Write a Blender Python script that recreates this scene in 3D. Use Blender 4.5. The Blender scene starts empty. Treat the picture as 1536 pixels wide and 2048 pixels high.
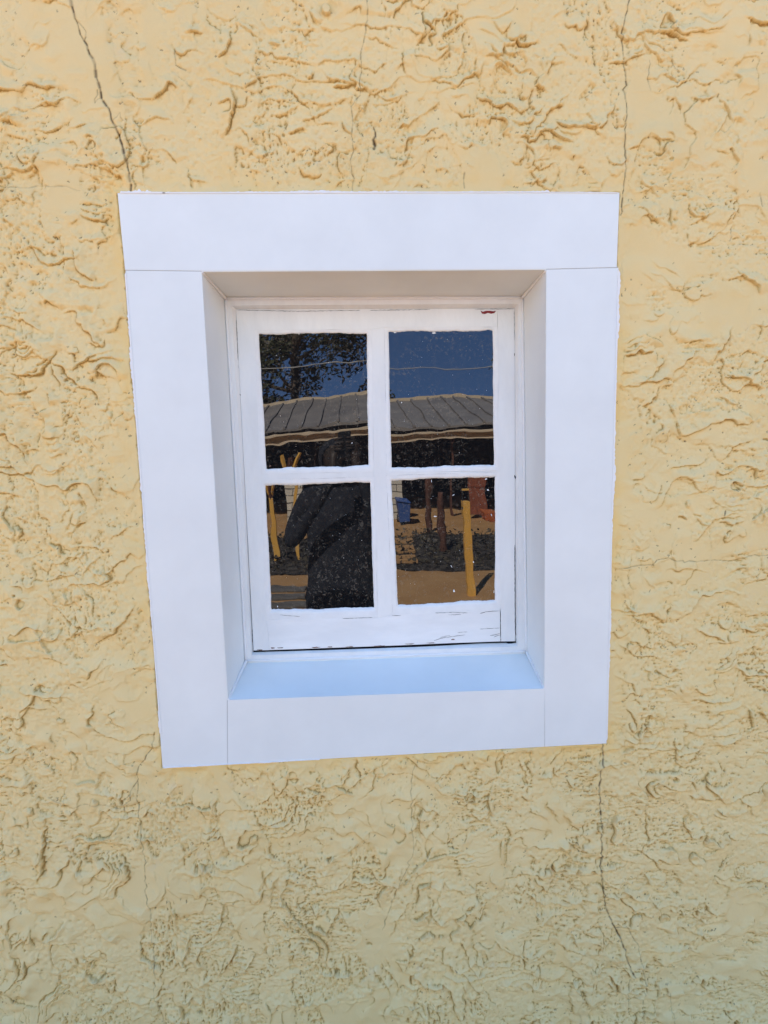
import bpy, bmesh, math, random
import numpy as np
from mathutils import Vector, Matrix, Quaternion

random.seed(7)
RNG = np.random.default_rng(11)
sc = bpy.context.scene
col = sc.collection

# ------------------------------------------------------------------ camera
F = 1300.0                                   # focal length in photo pixels (1536 x 2048)
PITCH, YAW, ROLL = 0.13743887, 0.05673643, -0.02432032
CAM = Vector((0.0, -1.8, 2.3))
fw = Vector((math.sin(YAW)*math.cos(PITCH), math.cos(YAW)*math.cos(PITCH), -math.sin(PITCH)))
r0 = fw.cross(Vector((0, 0, 1))).normalized()
u0 = r0.cross(fw)
rt = r0*math.cos(ROLL) + u0*math.sin(ROLL)
up = u0*math.cos(ROLL) - r0*math.sin(ROLL)
cd = bpy.data.cameras.new('camera')
cam = bpy.data.objects.new('camera', cd)
col.objects.link(cam)
m = Matrix((rt, up, -fw)).transposed().to_4x4()
m.translation = CAM
cam.matrix_world = m
cd.sensor_fit = 'VERTICAL'
cd.sensor_height = 36.0
cd.sensor_width = 27.0
cd.lens = F/2048*36.0
cd.clip_start = 0.02
cd.clip_end = 500
sc.camera = cam

# ------------------------------------------------------------------ sky, sun, exposure
SUN_AZ = math.atan2(-0.44, 0.90)             # the sun stands behind the house, to the left
SUN_EL = math.radians(47)
w = bpy.data.worlds.new("World")
sc.world = w
w.use_nodes = True
nt = w.node_tree
bg = nt.nodes['Background']
sky = nt.nodes.new('ShaderNodeTexSky')
sky.sky_type = 'NISHITA'
sky.sun_disc = False
sky.sun_elevation = SUN_EL
sky.sun_rotation = SUN_AZ
sky.air_density = 1.0
sky.altitude = 2000
sky.dust_density = 0.0
sky.ozone_density = 3.0
tint = nt.nodes.new('ShaderNodeMix')
tint.data_type = 'RGBA'; tint.blend_type = 'MULTIPLY'; tint.inputs[0].default_value = 1.0
sxyz = nt.nodes.new('ShaderNodeSeparateXYZ')
fill_ramp = nt.nodes.new('ShaderNodeValToRGB')       # clear blue low down, added bright fill band at mid height, deep blue overhead
fill_ramp.color_ramp.interpolation = 'EASE'
els = fill_ramp.color_ramp.elements
SKY_STOPS = [(0.13, (0.22, 0.26, 0.30)), (0.24, (2.22, 1.60, 0.96)), (0.44, (2.16, 1.60, 0.96)), (0.62, (0.06, 0.38, 0.66))]
els[0].position = SKY_STOPS[0][0]; els[0].color = (*SKY_STOPS[0][1], 1)
els[1].position = SKY_STOPS[3][0]; els[1].color = (*SKY_STOPS[3][1], 1)
for p_, c_ in SKY_STOPS[1:3]:
    e_ = els.new(p_); e_.color = (*c_, 1)
side_f = nt.nodes.new('ShaderNodeMapRange')    # added front fill: sky brightened facing the wall, dimmer to the sides
side_f.inputs['From Min'].default_value = 0.1; side_f.inputs['From Max'].default_value = -0.9
side_f.inputs['To Min'].default_value = 0.15; side_f.inputs['To Max'].default_value = 1.75
vsc = nt.nodes.new('ShaderNodeVectorMath'); vsc.operation = 'SCALE'
nt.links.new(sxyz.outputs[1], side_f.inputs['Value'])
nt.links.new(sxyz.outputs[2], fill_ramp.inputs[0]); nt.links.new(fill_ramp.outputs[0], vsc.inputs[0])
nt.links.new(side_f.outputs[0], vsc.inputs['Scale']); nt.links.new(vsc.outputs[0], tint.inputs[7])
stc = nt.nodes.new('ShaderNodeTexCoord')
lift = nt.nodes.new('ShaderNodeMapping')     # dry clear air: the deep blue reaches down to the horizon
lift.inputs['Location'].default_value = (0, 0, 0.45)
nrm = nt.nodes.new('ShaderNodeVectorMath'); nrm.operation = 'NORMALIZE'
nt.links.new(stc.outputs['Generated'], lift.inputs[0]); nt.links.new(stc.outputs['Generated'], sxyz.inputs[0])
nt.links.new(lift.outputs[0], nrm.inputs[0])
nt.links.new(nrm.outputs[0], sky.inputs[0])
nt.links.new(sky.outputs[0], tint.inputs[6])
nt.links.new(tint.outputs[2], bg.inputs[0])
bg.inputs[1].default_value = 0.15
sl = bpy.data.lights.new('sun', 'SUN')
sl.energy = 2.7
sl.angle = math.radians(0.5)
sl.color = (1.0, 0.96, 0.90)
so = bpy.data.objects.new('sun', sl)
col.objects.link(so)
sd = Vector((math.sin(SUN_AZ)*math.cos(SUN_EL), math.cos(SUN_AZ)*math.cos(SUN_EL), math.sin(SUN_EL)))
so.rotation_euler = (-sd).to_track_quat('-Z', 'Y').to_euler()
so.location = (0, 6, 12)
sc.view_settings.view_transform = 'Standard'
sc.view_settings.look = 'None'
sc.view_settings.exposure = 2.60
sc.view_settings.gamma = 1.0
sc.cycles.sample_clamp_indirect = 6.0

# ------------------------------------------------------------------ helpers
def W(px, py, y):
    """point on the plane Y = y seen at photo pixel (px, py)"""
    v = fw + rt*((px-768)/F) - up*((py-1024)/F)
    t = (y-CAM.y)/v.y
    return Vector((CAM.x+v.x*t, y, CAM.z+v.z*t))

YG = 0.166                                   # plane of the glass
def GM(px, py, z=0.0):
    """point at height z in the yard whose mirror image in the glass is at (px, py)"""
    v = fw + rt*((px-768)/F) - up*((py-1024)/F)
    t = (z-CAM.z)/v.z
    return Vector((v.x*t, 2*YG-CAM.y-v.y*t, z))
def GY(px, py, y):
    v = fw + rt*((px-768)/F) - up*((py-1024)/F)
    t = (2*YG-CAM.y-y)/v.y
    return Vector((v.x*t, y, CAM.z+v.z*t))

def tag(o, label=None, cat=None, group=None, kind=None):
    if label: o['label'] = label
    if cat: o['category'] = cat
    if group: o['group'] = group
    if kind: o['kind'] = kind
    return o
def empty(name, loc=(0, 0, 0), label=None, cat=None, group=None):
    o = bpy.data.objects.new(name, None)
    o.location = loc
    o.empty_display_size = 0.1
    col.objects.link(o)
    return tag(o, label, cat, group)
def link(name, me, mat=None, parent=None):
    o = bpy.data.objects.new(name, me)
    col.objects.link(o)
    if mat: me.materials.append(mat)
    if parent:
        o.parent = parent
        o.matrix_parent_inverse = Matrix.Translation(-parent_loc(parent))
    return o
def parent_loc(p):
    v = Vector(p.location)
    if p.type == 'MESH': v = Vector((0, 0, 0))
    while p.parent:
        p = p.parent
        if p.type == 'EMPTY': v = Vector(p.location)
    return v if p.type == 'EMPTY' else Vector((0, 0, 0))
def obj(name, bm, mat=None, parent=None, smooth=False, bevel=0.0):
    bmesh.ops.recalc_face_normals(bm, faces=bm.faces)
    if bevel:
        es = [e for e in bm.edges if len(e.link_faces) == 2 and e.calc_face_angle() > 0.5]
        bmesh.ops.bevel(bm, geom=es, offset=bevel, segments=2, affect='EDGES', profile=0.7)
    me = bpy.data.meshes.new(name)
    bm.to_mesh(me)
    bm.free()
    if smooth:
        for p in me.polygons: p.use_smooth = True
    if parent is not None and parent.type == 'MESH':
        o = bpy.data.objects.new(name, me)
        col.objects.link(o)
        if mat: me.materials.append(mat)
        o.parent = parent                    # mesh parts sit at the thing's own origin
        return o
    o = bpy.data.objects.new(name, me)
    col.objects.link(o)
    if mat: me.materials.append(mat)
    if parent is not None:
        o.parent = parent
    return o
def box(bm, a, b):
    x0, y0, z0 = [min(p, q) for p, q in zip(a, b)]
    x1, y1, z1 = [max(p, q) for p, q in zip(a, b)]
    vs = [bm.verts.new(p) for p in ((x0,y0,z0),(x1,y0,z0),(x1,y1,z0),(x0,y1,z0),(x0,y0,z1),(x1,y0,z1),(x1,y1,z1),(x0,y1,z1))]
    for f in ((0,3,2,1),(4,5,6,7),(0,1,5,4),(1,2,6,5),(2,3,7,6),(3,0,4,7)):
        bm.faces.new([vs[i] for i in f])
def hexa(bm, front, back):
    """solid between two quads of equal vertex count"""
    n = len(front)
    a = [bm.verts.new(p) for p in front]
    b = [bm.verts.new(p) for p in back]
    bm.faces.new(a)
    bm.faces.new(b[::-1])
    for i in range(n):
        j = (i+1) % n
        bm.faces.new((a[j], a[i], b[i], b[j]))
def prism(bm, pts, d):
    hexa(bm, [Vector(p) for p in pts], [Vector(p)+Vector(d) for p in pts])
def tube(bm, pts, r, n=10, cap=True):
    rings = []
    for i, p in enumerate(pts):
        p = Vector(p)
        t = (Vector(pts[min(i+1, len(pts)-1)])-Vector(pts[max(i-1, 0)])).normalized()
        a = t.cross(Vector((0, 0, 1)))
        if a.length < 1e-3: a = t.cross(Vector((1, 0, 0)))
        a.normalize(); b = t.cross(a)
        rr = r[i] if isinstance(r, (list, tuple)) else r
        rings.append([bm.verts.new(p+a*math.cos(k*2*math.pi/n)*rr+b*math.sin(k*2*math.pi/n)*rr) for k in range(n)])
    for i in range(len(rings)-1):
        for k in range(n):
            bm.faces.new((rings[i][k], rings[i][(k+1) % n], rings[i+1][(k+1) % n], rings[i+1][k]))
    if cap:
        bm.faces.new(rings[0][::-1]); bm.faces.new(rings[-1])

# ------------------------------------------------------------------ materials
def mat(name, color, rough=0.6, spec=0.5, var=0.0, vscale=5.0, bump=0.0, bscale=40.0, metal=0.0, stretch=(1, 1, 1), color2=None):
    m = bpy.data.materials.new(name)
    m.use_nodes = True
    n, l = m.node_tree.nodes, m.node_tree.links
    p = n['Principled BSDF']
    p.inputs['Roughness'].default_value = rough
    p.inputs['Metallic'].default_value = metal
    p.inputs['Specular IOR Level'].default_value = spec
    tc = n.new('ShaderNodeTexCoord')
    mp = n.new('ShaderNodeMapping')
    mp.inputs['Scale'].default_value = stretch
    l.new(tc.outputs['Object'], mp.inputs[0])
    nz = n.new('ShaderNodeTexNoise')
    nz.inputs['Scale'].default_value = vscale
    nz.inputs['Detail'].default_value = 6
    nz.inputs['Roughness'].default_value = 0.6
    l.new(mp.outputs[0], nz.inputs['Vector'])
    rp = n.new('ShaderNodeValToRGB')
    rp.color_ramp.elements[0].position = 0.35
    rp.color_ramp.elements[1].position = 0.68
    c2 = color2 if color2 else tuple(min(1, c*(1+var)) for c in color)
    c1 = color if color2 else tuple(c*(1-var) for c in color)
    rp.color_ramp.elements[0].color = (*c1, 1)
    rp.color_ramp.elements[1].color = (*c2, 1)
    l.new(nz.outputs['Fac'], rp.inputs[0])
    l.new(rp.outputs[0], p.inputs['Base Color'])
    if bump:
        b = n.new('ShaderNodeBump')
        b.inputs['Strength'].default_value = 1.0
        b.inputs['Distance'].default_value = bump
        n2 = n.new('ShaderNodeTexNoise')
        n2.inputs['Scale'].default_value = bscale
        n2.inputs['Detail'].default_value = 5
        l.new(mp.outputs[0], n2.inputs['Vector'])
        l.new(n2.outputs['Fac'], b.inputs['Height'])
        l.new(b.outputs[0], p.inputs['Normal'])
    return m
M = {}
M['vinyl'] = mat('smooth_white_panel', (0.775, 0.800, 0.780), 0.40, 0.5, 0.03, 5.0, 0.0010, 9)
M['paint'] = mat('brushed_white_paint', (0.80, 0.80, 0.775), 0.45, 0.45, 0.05, 14.0, 0.0020, 55, stretch=(1, 1, 0.35))
M['paint_rail'] = mat('worn_white_paint', (0.82, 0.815, 0.79), 0.5, 0.4, 0.05, 18.0, 0.0022, 45, stretch=(0.25, 1, 1))
M['putty'] = mat('painted_putty', (0.81, 0.805, 0.78), 0.5, 0.4, 0.03, 30.0, 0.0012, 70)
M['caulk'] = mat('white_caulk', (0.82, 0.82, 0.81), 0.55, 0.4, 0.02, 30.0, 0.002, 120)
M['wood_bare'] = mat('bare_weathered_wood', (0.20, 0.13, 0.10), 0.8, 0.2, 0.3, 60, 0.001, 90)
M['dark_gap'] = mat('dark_open_joint', (0.012, 0.011, 0.012), 0.9, 0.1)
M['red'] = mat('dark_red_paint', (0.22, 0.012, 0.01), 0.5, 0.4, 0.1, 60)
M['room'] = mat('dark_room_plaster', (0.03, 0.028, 0.026), 0.9, 0.1, 0.2, 3)
M['roof_felt'] = mat('roof_felt', (0.10, 0.09, 0.085), 0.9, 0.2, 0.2, 3)
M['concrete'] = mat('sandy_concrete', (0.60, 0.36, 0.18), 0.85, 0.3, 0.2, 4, 0.004, 30)

# ------------------------------------------------------------------ stucco wall: relief field
DX = 0.004
fx0, fx1, fz0, fz1 = -3.4, 3.8, 0.0, 3.60
def fbm(shape, cell, octs, rng, sx=1.0, sz=1.0, gain=0.5):
    """smooth value noise sampled on a (nz, nx) raster, cells of `cell` samples"""
    out = np.zeros(shape, np.float32); a = 1.0; tot = 0
    for o in range(octs):
        cx = max(1.5, cell*sx/2**o); cz = max(1.5, cell*sz/2**o)
        nx = int(shape[1]/cx)+4; nz_ = int(shape[0]/cz)+4
        g = rng.random((nz_, nx), dtype=np.float32)*2-1
        X = (np.arange(shape[1], dtype=np.float32)/cx+rng.random()).astype(np.float32)
        Z = (np.arange(shape[0], dtype=np.float32)/cz+rng.random()).astype(np.float32)
        xi = X.astype(int); zi = Z.astype(int)
        xf = X-xi; zf = Z-zi
        xf = xf*xf*(3-2*xf); zf = (zf*zf*(3-2*zf))[:, None]
        top = g[zi][:, xi]*(1-xf)+g[zi][:, xi+1]*xf
        bot = g[zi+1][:, xi]*(1-xf)+g[zi+1][:, xi+1]*xf
        out += a*(top*(1-zf)+bot*zf); tot += a; a *= gain
    return out/tot
def sstep(a, b, x):
    t = np.clip((x-a)/(b-a), 0, 1)
    return t*t*(3-2*t)
def blur(a, r):
    k = np.ones(2*r+1, np.float32)/(2*r+1)
    a = np.apply_along_axis(lambda v: np.convolve(v, k, 'same'), 0, a)
    return np.apply_along_axis(lambda v: np.convolve(v, k, 'same'), 1, a).astype(np.float32)

# photo frame outline on the wall plane (outer edge of the white casing)
CAS = [W(235, 387, 0), W(1239, 385, 0), W(1213, 1487, 0), W(325, 1535, 0)]
OPN = [W(402, 543, 0), W(1093, 539, 0), W(1089, 1377, 0), W(455, 1400, 0)]
CRACKS = [  # (half width in m, strength, photo-traced run of the crack on the plaster)
 (0.0026, 1.0, [(140,-40),(142,0),(150,35),(158,58),(168,80),(185,115),(191,140),(197,165),(203,195),(219,218),(226,245),(240,272),(248,300),(256,335),(262,380)]),
 (0.0014, .55, [(150,35),(172,62),(168,80)]), (0.0014, .5, [(203,195),(190,205),(195,180)]), (0.0013, .5, [(226,240),(240,225),(246,240)]),
 (0.0013, .62, [(741,-40),(735,0),(733,60),(728,85),(722,108),(722,150),(721,190),(703,212),(706,240),(706,290),(704,330),(706,380)]),
 (0.0017, .85, [(1262,-40),(1260,0),(1250,40),(1247,75),(1250,118),(1255,150),(1252,185),(1254,225),(1250,260),(1252,300),(1252,345),(1247,395),(1243,430)]),
 (0.0012, .45, [(-60,374),(0,372),(45,374),(90,370),(125,372),(160,381)]),
 (0.0020, .95, [(1207,1487),(1208,1520),(1206,1540),(1200,1585),(1204,1620),(1205,1640),(1205,1700),(1203,1740),(1208,1775),(1213,1810),(1222,1838),(1233,1860),(1245,1885),(1254,1915),(1262,1940),(1275,1958)]),
 (0.0013, .6, [(1233,1860),(1254,1853),(1262,1866),(1278,1890),(1284,1925),(1290,1950),(1289,2000),(1286,2050),(1290,2100)]),
 (0.0012, .5, [(1262,1960),(1258,1985),(1260,2030)]), (0.0012, .4, [(1340,1985),(1346,2020),(1352,2070)]),
 (0.0012, .55, [(836,1520),(826,1545),(823,1590),(824,1640),(828,1700),(815,1738),(800,1765),(780,1820),(765,1860)]),
 (0.0016, .75, [(309,1465),(303,1500),(290,1520),(277,1535),(276,1560),(262,1582),(262,1600),(248,1610),(249,1622)]),
 (0.0012, .6, [(276,1560),(274,1600),(283,1680),(289,1720),(292,1790),(302,1830),(301,1870),(310,1920),(309,1990),(318,2020),(328,2060)]),
 (0.0012, .5, [(95,1598),(110,1608),(140,1617),(175,1610),(220,1612),(240,1620)]),
 (0.0011, .6, [(1240,1138),(1270,1133),(1306,1130),(1315,1120),(1338,1116),(1352,1122),(1395,1124),(1430,1120),(1465,1123),(1500,1113),(1536,1111),(1600,1108)]),
 (0.0024, 1.0, [(748,251),(752,270),(749,296)]), (0.0018, .9, [(1448,1031),(1452,1022)]),
 (0.0020, .6, [(1467,455),(1464,480)]), (0.0020, .6, [(1523,385),(1527,412)]), (0.0016, .5, [(930,345),(930,375)]),
 (0.0013, .5, [(1300,120),(1296,155),(1303,180)]), (0.0012, .5, [(1345,110),(1352,135),(1362,142)]),
 (0.0014, .6, [(350,100),(352,130),(372,140)]), (0.0012, .5, [(215,420),(205,440)]),
]
def build_relief():
    nx = int((fx1-fx0)/DX)+1; nz_ = int((fz1-fz0)/DX)+1
    sh = (nz_, nx)
    rng = RNG
    s = 0.004/DX
    X = np.broadcast_to(np.linspace(fx0, fx1, nx, dtype=np.float32), sh)
    Z = np.broadcast_to(np.linspace(fz0, fz1, nz_, dtype=np.float32)[:, None], sh)
    wx = fbm(sh, 11*s, 3, rng, gain=.6)*0.016+fbm(sh, 30*s, 1, rng)*0.012
    wz = fbm(sh, 11*s, 3, rng, gain=.6)*0.016+fbm(sh, 30*s, 1, rng)*0.012
    wx = wx+fbm(sh, 3.2*s, 2, rng)*0.0042
    wz = wz+fbm(sh, 3.2*s, 2, rng)*0.0042
    Xw, Zw = X+wx, Z+wz
    h = fbm(sh, 60*s, 2, rng)*0.0022
    dens = fbm(sh, 90*s, 2, rng)
    # rough zones: the top coat was dragged away there and the torn mortar lies lower
    zi = np.clip((Zw-fz0)/DX, 0, nz_-1).astype(np.int32); xi = np.clip((Xw-fx0)/DX, 0, nx-1).astype(np.int32)
    side = sstep(.6, 1.1, X)
    za = fbm(sh, 30*s, 3, rng, sx=.75, sz=1.35, gain=.55); zb = fbm(sh, 30*s, 3, rng, sx=1.6, sz=.7, gain=.55)
    zone = (za*(1-side)+zb*side)[zi, xi]
    low_ = sstep(1.9, .9, Z)
    rough = sstep(0.02, 0.07, zone+.07*low_)
    deep = sstep(-0.02, 0.05, zone-.10*(1-low_)+fbm(sh, 7*s, 2, rng)*.12)
    h -= rough*0.0020+deep*0.0018
    side2 = sstep(-.2, .5, fbm(sh, 60*s, 2, rng)+.25*low_-.15*side)
    for (per, ax, wgt) in ((0.125, 0, 1.0), (0.080, 0, .65), (0.110, 1, .9)):
        base_ = Zw if ax == 0 else Xw*np.where(X > 0, 1, -1)
        ph = base_/per+2.3*fbm(sh, 44*s, 3, rng, gain=.50)+.28*fbm(sh, 9*s, 2, rng)
        fr_ = ph-np.floor(ph)
        md = sstep(.02, .42, fbm(sh, 20*s, 3, rng, sx=1.4 if ax == 0 else .8, sz=.8 if ax == 0 else 1.5)+.08*low_)
        if ax == 1: md = md*side2
        else: md = md*(1-.45*side2)
        h += wgt*0.0085*md*np.clip(1-fr_*1.35, 0, 1)**1.2*sstep(0, .016, fr_)
    area = (fx1-fx0)*(fz1-fz0)
    N = int(area*150)
    for k in range(N):
        cx = fx0+rng.random()*(fx1-fx0); cz = fz0+rng.random()*(fz1-fz0)
        low = np.clip((2.0-cz)/1.4, 0, 1)
        ang = -math.pi/2+rng.normal()*(0.50+0.5*low)          # the sharp lip of each trowel stroke
        if rng.random() < 0.18+0.14*low: ang = (math.pi if rng.random() < .5 else 0)+rng.normal()*.35
        L = 0.014+0.070*rng.random()**1.8                      # half length across the lip
        D = 0.014+0.075*rng.random()**1.6                       # how far the stroke fades back
        t = (0.0020+0.0065*rng.random()**1.8)*(0.80+0.35*low)
        iz, ix = int((cz-fz0)/DX), int((cx-fx0)/DX)
        if dens[min(iz, nz_-1), min(ix, nx-1)] > 0.22 and rng.random() < .62: continue
        R_ = max(L, D)*1.25+0.03
        a0, a1 = max(0, int((cz-R_-fz0)/DX)), min(nz_, int((cz+R_-fz0)/DX))
        b0, b1 = max(0, int((cx-R_-fx0)/DX)), min(nx, int((cx+R_-fx0)/DX))
        if a1-a0 < 4 or b1-b0 < 4: continue
        dx = Xw[a0:a1, b0:b1]-cx; dz = Zw[a0:a1, b0:b1]-cz
        ca, sa = math.cos(ang), math.sin(ang)
        u = dx*ca+dz*sa                                       # towards the lip
        v = -dx*sa+dz*ca
        u = u+(v*v)/max(L, .02)*(rng.random()-.3)*.9           # arc
        e = np.clip(1-(np.abs(v)/L)**2.5, 0, 1)
        lip = 1-sstep(-0.0008, 0.0016, u)
        prof = np.clip(1+u/D, 0, 1)**1.3
        curl = np.exp(-((u+0.003)/0.0045)**2)*0.12
        st = t*e*(prof*lip+curl*lip)
        cur = h[a0:a1, b0:b1]
        if rng.random() < .16:                                # comb of parallel strokes
            per = .012+.012*rng.random(); nrep = rng.integers(2, 5)
            for j in range(1, nrep):
                uj = u+per*j
                st = st+t*.7*e*np.clip(1+uj/(per*.9), 0, 1)*(1-sstep(-0.0008, 0.0016, uj))
        if rng.random() < .55:                                 # a scooped hollow below the lip
            st -= t*.6*e*np.exp(-((u-0.004)/0.004)**2)*(u > 0)
        h[a0:a1, b0:b1] = cur+st
    # crinkled rough mortar, wrinkles lying flat
    wr = np.clip(1-np.abs(fbm(sh, 5*s, 3, rng, sx=2.0, sz=.8, gain=.6))*3.2, -1, 1)
    wr2 = np.clip(1-np.abs(fbm(sh, 5*s, 3, rng, sx=.85, sz=1.5, gain=.6))*3.2, -1, 1)
    pick = sstep(-.15, .25, fbm(sh, 70*s, 2, rng)-.35*side+.1)
    amp = (0.0018+0.0009*low_)*(0.35+.65*sstep(-.35, .3, fbm(sh, 24*s, 2, rng)))
    h += (wr*(1-pick)+wr2*pick)*np.maximum(rough, .16)*amp
    h += fbm(sh, 6*s, 4, rng, gain=.62)*0.0030*np.maximum(rough, .14)
    pit = sstep(.36, .55, fbm(sh, 5*s, 3, rng, gain=.7))*np.maximum(rough, .05)
    h -= pit*0.0018
    h += fbm(sh, 9*s, 2, rng)*0.0010
    print('relief', h.min(), h.max(), h.std())
    flat = sstep(.12, .30, fbm(sh, 46*s, 3, rng, gain=.5))
    h = h*(1-.55*flat)+blur(h, 6)*.55*flat
    # grit
    h += fbm(sh, 2.6*s, 2, rng)*0.0017*(1-flat)
    h *= 1+.22*low_
    # distance outside the casing outline -> smoother, touched-up band; flat under the casing
    def qdist(q):
        c = sum((Vector((p.x, p.z)) for p in q), Vector((0, 0)))/4
        d = np.full(sh, -9.0, np.float32)
        for i in range(4):
            a = Vector((q[i].x, q[i].z)); b = Vector((q[(i+1) % 4].x, q[(i+1) % 4].z))
            t = (b-a).normalized(); n = Vector((t.y, -t.x))
            if n.dot(c-a) > 0: n = -n
            d = np.maximum(d, (X-a.x)*n.x+(Z-a.y)*n.y)
        return d
    dc = qdist(CAS)
    nb = fbm(sh, 26*s, 3, rng)
    band = 1-sstep(0.015, 0.085, dc+nb*0.06)
    hb = blur(h, 3)
    h = h*(1-.55*band)+(hb*.5-.0008)*.55*band
    h = h*1.36
    ragged = fbm(sh, 4*s, 3, rng)*0.0062+fbm(sh, 20*s, 1, rng)*.002
    under = 1-sstep(-0.0035, 0.0, dc+ragged)
    h = np.clip(h, -0.0085, 0.018)
    edge = 1-sstep(0.0, 0.02, dc)
    h = h*(1-edge)+(np.clip(h, 0.0010, 0.0038)+.0004)*edge
    # cracks
    crack = np.zeros(sh, np.float32)
    for hw, st, pts in CRACKS:
        hw = hw*(1.05 if st >= .95 else .75)
        P3 = [W(x, y, -0.003) for x, y in pts]
        Q = []
        for a, b in zip(P3[:-1], P3[1:]):
            n = max(2, int((b-a).length/0.010))
            for i in range(n):
                p = a.lerp(b, i/n)
                if i: p = p+Vector((rng.normal()*.0021, 0, rng.normal()*.0014))
                Q.append(p)
        Q.append(P3[-1])
        for a, b in zip(Q[:-1], Q[1:]):
            hw_ = hw*(0.35+1.1*rng.random())
            r = hw_+DX*1.5
            x0, x1 = min(a.x, b.x)-r, max(a.x, b.x)+r; z0, z1 = min(a.z, b.z)-r, max(a.z, b.z)+r
            a0, a1 = max(0, int((z0-fz0)/DX)), min(nz_, int((z1-fz0)/DX)+2)
            b0, b1 = max(0, int((x0-fx0)/DX)), min(nx, int((x1-fx0)/DX)+2)
            if a1 <= a0 or b1 <= b0: continue
            XX, ZZ = X[a0:a1, b0:b1], Z[a0:a1, b0:b1]
            ex, ez = b.x-a.x, b.z-a.z
            tt = np.clip(((XX-a.x)*ex+(ZZ-a.z)*ez)/(ex*ex+ez*ez+1e-9), 0, 1)
            d = np.hypot(XX-a.x-tt*ex, ZZ-a.z-tt*ez)
            v = st*np.clip(1.25-d/(hw_+DX*.35), 0, 1)*(0.35+.65*rng.random())
            crack[a0:a1, b0:b1] = np.maximum(crack[a0:a1, b0:b1], v)
    # pinholes and short hair cracks in the rough mortar
    pin = np.zeros(sh, np.float32)
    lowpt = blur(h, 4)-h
    for k in range(int(area*1100)):
        iz = rng.integers(4, nz_-8); ix = rng.integers(4, nx-8)
        if rough[iz, ix] < .35 and rng.random() < .85: continue
        if lowpt[iz, ix] < 0.0001 and rng.random() < .7: continue
        n = rng.integers(1, 7); v = .45+.55*rng.random()
        for j in range(n):
            pin[iz, ix] = max(pin[iz, ix], v)
            iz = min(max(iz+rng.integers(-1, 2), 0), nz_-1); ix = min(max(ix+rng.integers(-1, 2), 0), nx-1)
    h = h-crack*0.0035-pin*0.0015
    dirt = np.clip(np.maximum(crack, pin*.8), 0, 1)
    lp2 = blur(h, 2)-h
    crease_shade = np.clip(.85*sstep(0.0006, 0.0017, lp2)*(0.4+.6*sstep(-.3, .2, fbm(sh, 14*s, 3, rng)))+.7*sstep(0.0004, 0.0022, lowpt)*(0.35+.65*sstep(-.3, .3, fbm(sh, 18*s, 3, rng))), 0, 1)  # shade under the lips put into the colour, following low spots
    fresh = np.clip(band*(0.15+1.0*sstep(-.15, .35, nb)), 0, 1)
    h = h*(1-under)-0.006*under
    return h, dirt, crease_shade, fresh
DX = 0.002
h, dirt, crease_shade, fresh = build_relief()
def axis(lo, a, b, hi, fine, coarse):
    left = np.arange(a-coarse, lo, -coarse)[::-1]
    mid = np.arange(a, b, fine)
    right = np.arange(b, hi, coarse)
    return np.concatenate([left, mid, right]).astype(np.float64)
gx = axis(fx0+.01, -1.30, 1.50, fx1-.01, 0.002, 0.010)
gz = axis(0.02, 0.30, 3.47, fz1-.01, 0.002, 0.010)
ix = np.clip(((gx-fx0)/DX).round().astype(int), 0, h.shape[1]-1)
iz = np.clip(((gz-fz0)/DX).round().astype(int), 0, h.shape[0]-1)
H_ = h[iz][:, ix]
nX, nZ = len(gx), len(gz)
co = np.empty((nZ, nX, 3), np.float32)
co[..., 0] = gx[None, :]; co[..., 2] = gz[:, None]; co[..., 1] = -H_
idx = np.arange(nX*nZ, dtype=np.int32).reshape(nZ, nX)
# leave the opening of the window out
ox0 = max(OPN[0].x, OPN[3].x)-.018; ox1 = min(OPN[1].x, OPN[2].x)+.018
oz1 = min(OPN[0].z, OPN[1].z)+.018; oz0 = max(OPN[2].z, OPN[3].z)-.018
keep = ~(((gx[:-1] > ox0) & (gx[1:] < ox1))[None, :] & ((gz[:-1] > oz0) & (gz[1:] < oz1))[:, None])
q = np.stack([idx[:-1, :-1], idx[:-1, 1:], idx[1:, 1:], idx[1:, :-1]], -1)[keep]
used = np.zeros(nX*nZ, bool); used[q.ravel()] = True
remap = np.cumsum(used)-1
q = remap[q].astype(np.int32)
verts = co.reshape(-1, 3)[used]
me = bpy.data.meshes.new('stucco_face')
me.vertices.add(len(verts)); me.vertices.foreach_set('co', verts.ravel())
me.loops.add(q.size); me.loops.foreach_set('vertex_index', q.ravel())
me.polygons.add(len(q)); me.polygons.foreach_set('loop_start', np.arange(0, q.size, 4, dtype=np.int32))
me.polygons.foreach_set('use_smooth', np.ones(len(q), bool))
me.update(calc_edges=True)
at = me.attributes.new('marks', 'FLOAT_COLOR', 'POINT')
mk = np.ones((nZ*nX, 4), np.float32)
mk[:, 0] = dirt[iz][:, ix].ravel(); mk[:, 1] = crease_shade[iz][:, ix].ravel(); mk[:, 2] = fresh[iz][:, ix].ravel()
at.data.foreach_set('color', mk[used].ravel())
del co, mk, h, dirt, crease_shade, fresh, H_

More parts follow.
